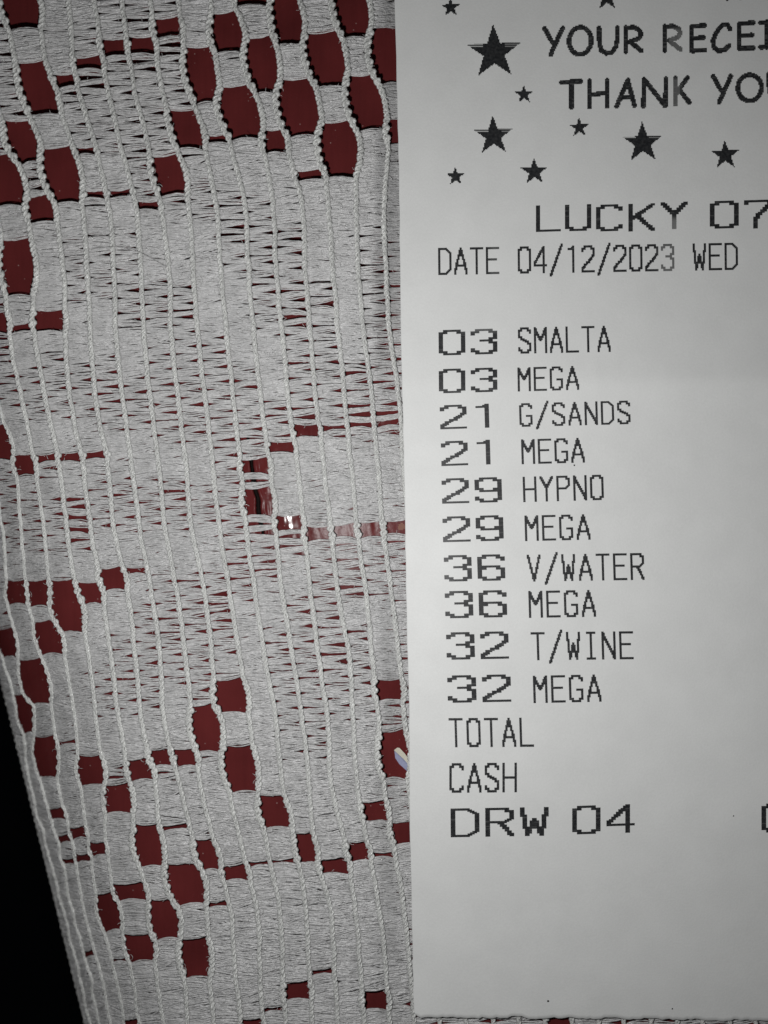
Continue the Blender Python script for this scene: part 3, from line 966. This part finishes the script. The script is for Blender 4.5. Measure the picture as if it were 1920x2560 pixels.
comic([('Y', 663, 763, 115, 252), ('O', 770, 890, 109, 251), ('U', 903, 1006, 113, 246), ('R', 1018, 1110, 109, 238), ('R', 1190, 1283, 104, 233),
       ('E', 1308, 1391, 102, 237), ('C', 1405, 1502, 96, 236), ('E', 1518, 1606, 90, 227), ('I', 1615, 1690, 86, 219), ('P', 1712, 1790, 82, 214),
       ('T', 1800, 1890, 80, 212)], 'heading reading YOUR RECEIPT')
comic([('T', 737, 845, 349, 486), ('H', 858, 960, 345, 482), ('A', 980, 1081, 343, 479), ('N', 1098, 1220, 338, 480), ('K', 1237, 1323, 333, 470),
       ('Y', 1407, 1506, 326, 462), ('O', 1515, 1641, 319, 456), ('U', 1652, 1760, 316, 452)], 'heading reading THANK YOU')


def star(cx, cy, R, rot=-2.0):
    dot = 2.75
    ang = np.radians(-90 + rot + np.arange(10) * 36)
    rr = np.where(np.arange(10) % 2 == 0, R, R * 0.392)
    vx = cx + rr * np.cos(ang); vy = cy + rr * np.sin(ang)
    cells = []
    n = int(2 * R / dot) + 3
    for r in range(n):
        y = cy - R + (r + .5) * dot
        xs_ = []
        for k in range(10):
            a, b = k, (k + 1) % 10
            if (vy[a] - y) * (vy[b] - y) < 0:
                xs_.append(vx[a] + (y - vy[a]) / (vy[b] - vy[a]) * (vx[b] - vx[a]))
        xs_.sort()
        for a, b in zip(xs_[::2], xs_[1::2]):
            a = round(a / dot) * dot; b = round(b / dot) * dot
            if b - a < dot: continue
            arm = -0.36 * R < y - cy < -0.16 * R
            segs = np.arange(a, b - .01, dot * 4)
            for s in segs:
                e_ = min(s + dot * 4, b)
                m = (s + e_) / 2
                dn = 1.0
                if arm and R > 40 and abs(m - cx) > 0.33 * R and r % 2 == 0: dn = 0.35 if m < cx else 0.7
                cells.append(([(s, y - dot / 2), (e_, y - dot / 2), (e_, y + dot / 2), (s, y + dot / 2)], dn))
    ink_obj('printed_star', cells)


for (a, b, R) in [(259, 33, 45), (450, 231, 126), (948, -11, 60), (1508, -42, 60), (582, 417, 43), (447, 599, 90), (826, 563, 46),
                  (1106, 630, 94), (1470, 684, 67), (280, 779, 44), (628, 758, 63)]:
    star(980 + K * a, K * b, R * K)

# ---------------------------------------------------------------- small things
# folded sliver of paper in a hole by the receipt
scrap = bpy.data.objects.new('paper_scrap', None); COL.objects.link(scrap)
scrap.location = P(1005, 1895, 6)
tag(scrap, 'tiny folded paper scrap, cream and lilac, in a lace hole beside the receipt edge', 'paper scrap')
SOFF = np.array(scrap.location)


def sliver(name, pts, z0, th, m):
    n = len(pts)
    topv = [tuple(P(x, y, z0 + z + th)) for (x, y, z) in pts]; botv = [tuple(P(x, y, z0 + z)) for (x, y, z) in pts]
    me = bpy.data.meshes.new(name)
    vv = np.array(topv + botv) - SOFF
    faces = [tuple(range(n))[::-1], tuple(range(n, 2 * n))] + [(i, (i + 1) % n, n + (i + 1) % n, n + i) for i in range(n)]
    me.from_pydata([tuple(a) for a in vv], [], faces); me.update()
    me.materials.append(m)
    o = bpy.data.objects.new(name, me); COL.objects.link(o); o.parent = scrap
    return o


sliver('cream_strip', [(985, 1873, 4), (993, 1866, 6), (999, 1867, 6), (1012, 1881, 6), (1030, 1906, 5), (1040, 1925, 4), (1024, 1912, 4), (1010, 1896, 4)], 3, 2, M_CREAM)
sliver('lilac_strip', [(986, 1876, 1), (1001, 1889, 3), (1010, 1897, 3), (1024, 1913, 3), (1038, 1934, 1), (1018, 1927, 0), (998, 1909, 0), (988, 1894, 0)], 1, 2, M_LILAC)

# one fine dark hair on the lace
hp = np.array([(228, 624), (250, 619), (291, 617), (320, 620), (345, 628), (372, 642), (398, 657), (416, 668)], float)
tq = np.linspace(0, 1, 40)
hx = catmull(np.linspace(0, 1, len(hp)), hp[:, 0], tq); hy = catmull(np.linspace(0, 1, len(hp)), hp[:, 1], tq)
v, q = tubes(surf(hx, hy, lift(hx, hy) + 14)[None], np.full((1, 40), 0.38 * U), 5)
tag(mesh_obj('hair', v, q, M_HAIR), 'single fine dark hair lying curved across the white lace', 'hair')

# specks of dirt on the receipt
def speck(x, y, r, label):
    a = np.linspace(0, 2 * np.pi, 9)[:-1]
    rr = r * (1 + 0.25 * RNG.uniform(-1, 1, 8))
    me = bpy.data.meshes.new('dirt_speck')
    zt = float(paper_z(x, y))
    ring = paper_pt(x + rr * np.cos(a), y + rr * np.sin(a), 0.4); ring2 = paper_pt(x + .6 * rr * np.cos(a), y + .6 * rr * np.sin(a), r * .6)
    vv = np.concatenate([ring, ring2])
    f = [(i, (i + 1) % 8, 8 + (i + 1) % 8, 8 + i) for i in range(8)] + [tuple(range(8, 16))]
    me.from_pydata([tuple(p) for p in vv], [], f); me.update(); me.materials.append(M_HAIR)
    o = bpy.data.objects.new('dirt_speck', me); COL.objects.link(o)
    tag(o, label, 'speck', group='dirt specks on the receipt')


speck(1370, 2503, 3.0, 'round dark dirt speck low on the receipt, largest of the specks')
speck(1681, 2522, 2.0, 'small dark speck near the torn bottom edge of the receipt, right of the round one')
speck(1436, 1163, 2.0, 'small dark speck under the last letter of the line 21 MEGA')
speck(1834, 2040, 1.8, 'faint speck on blank paper between DRW 04 and the right-hand digit')
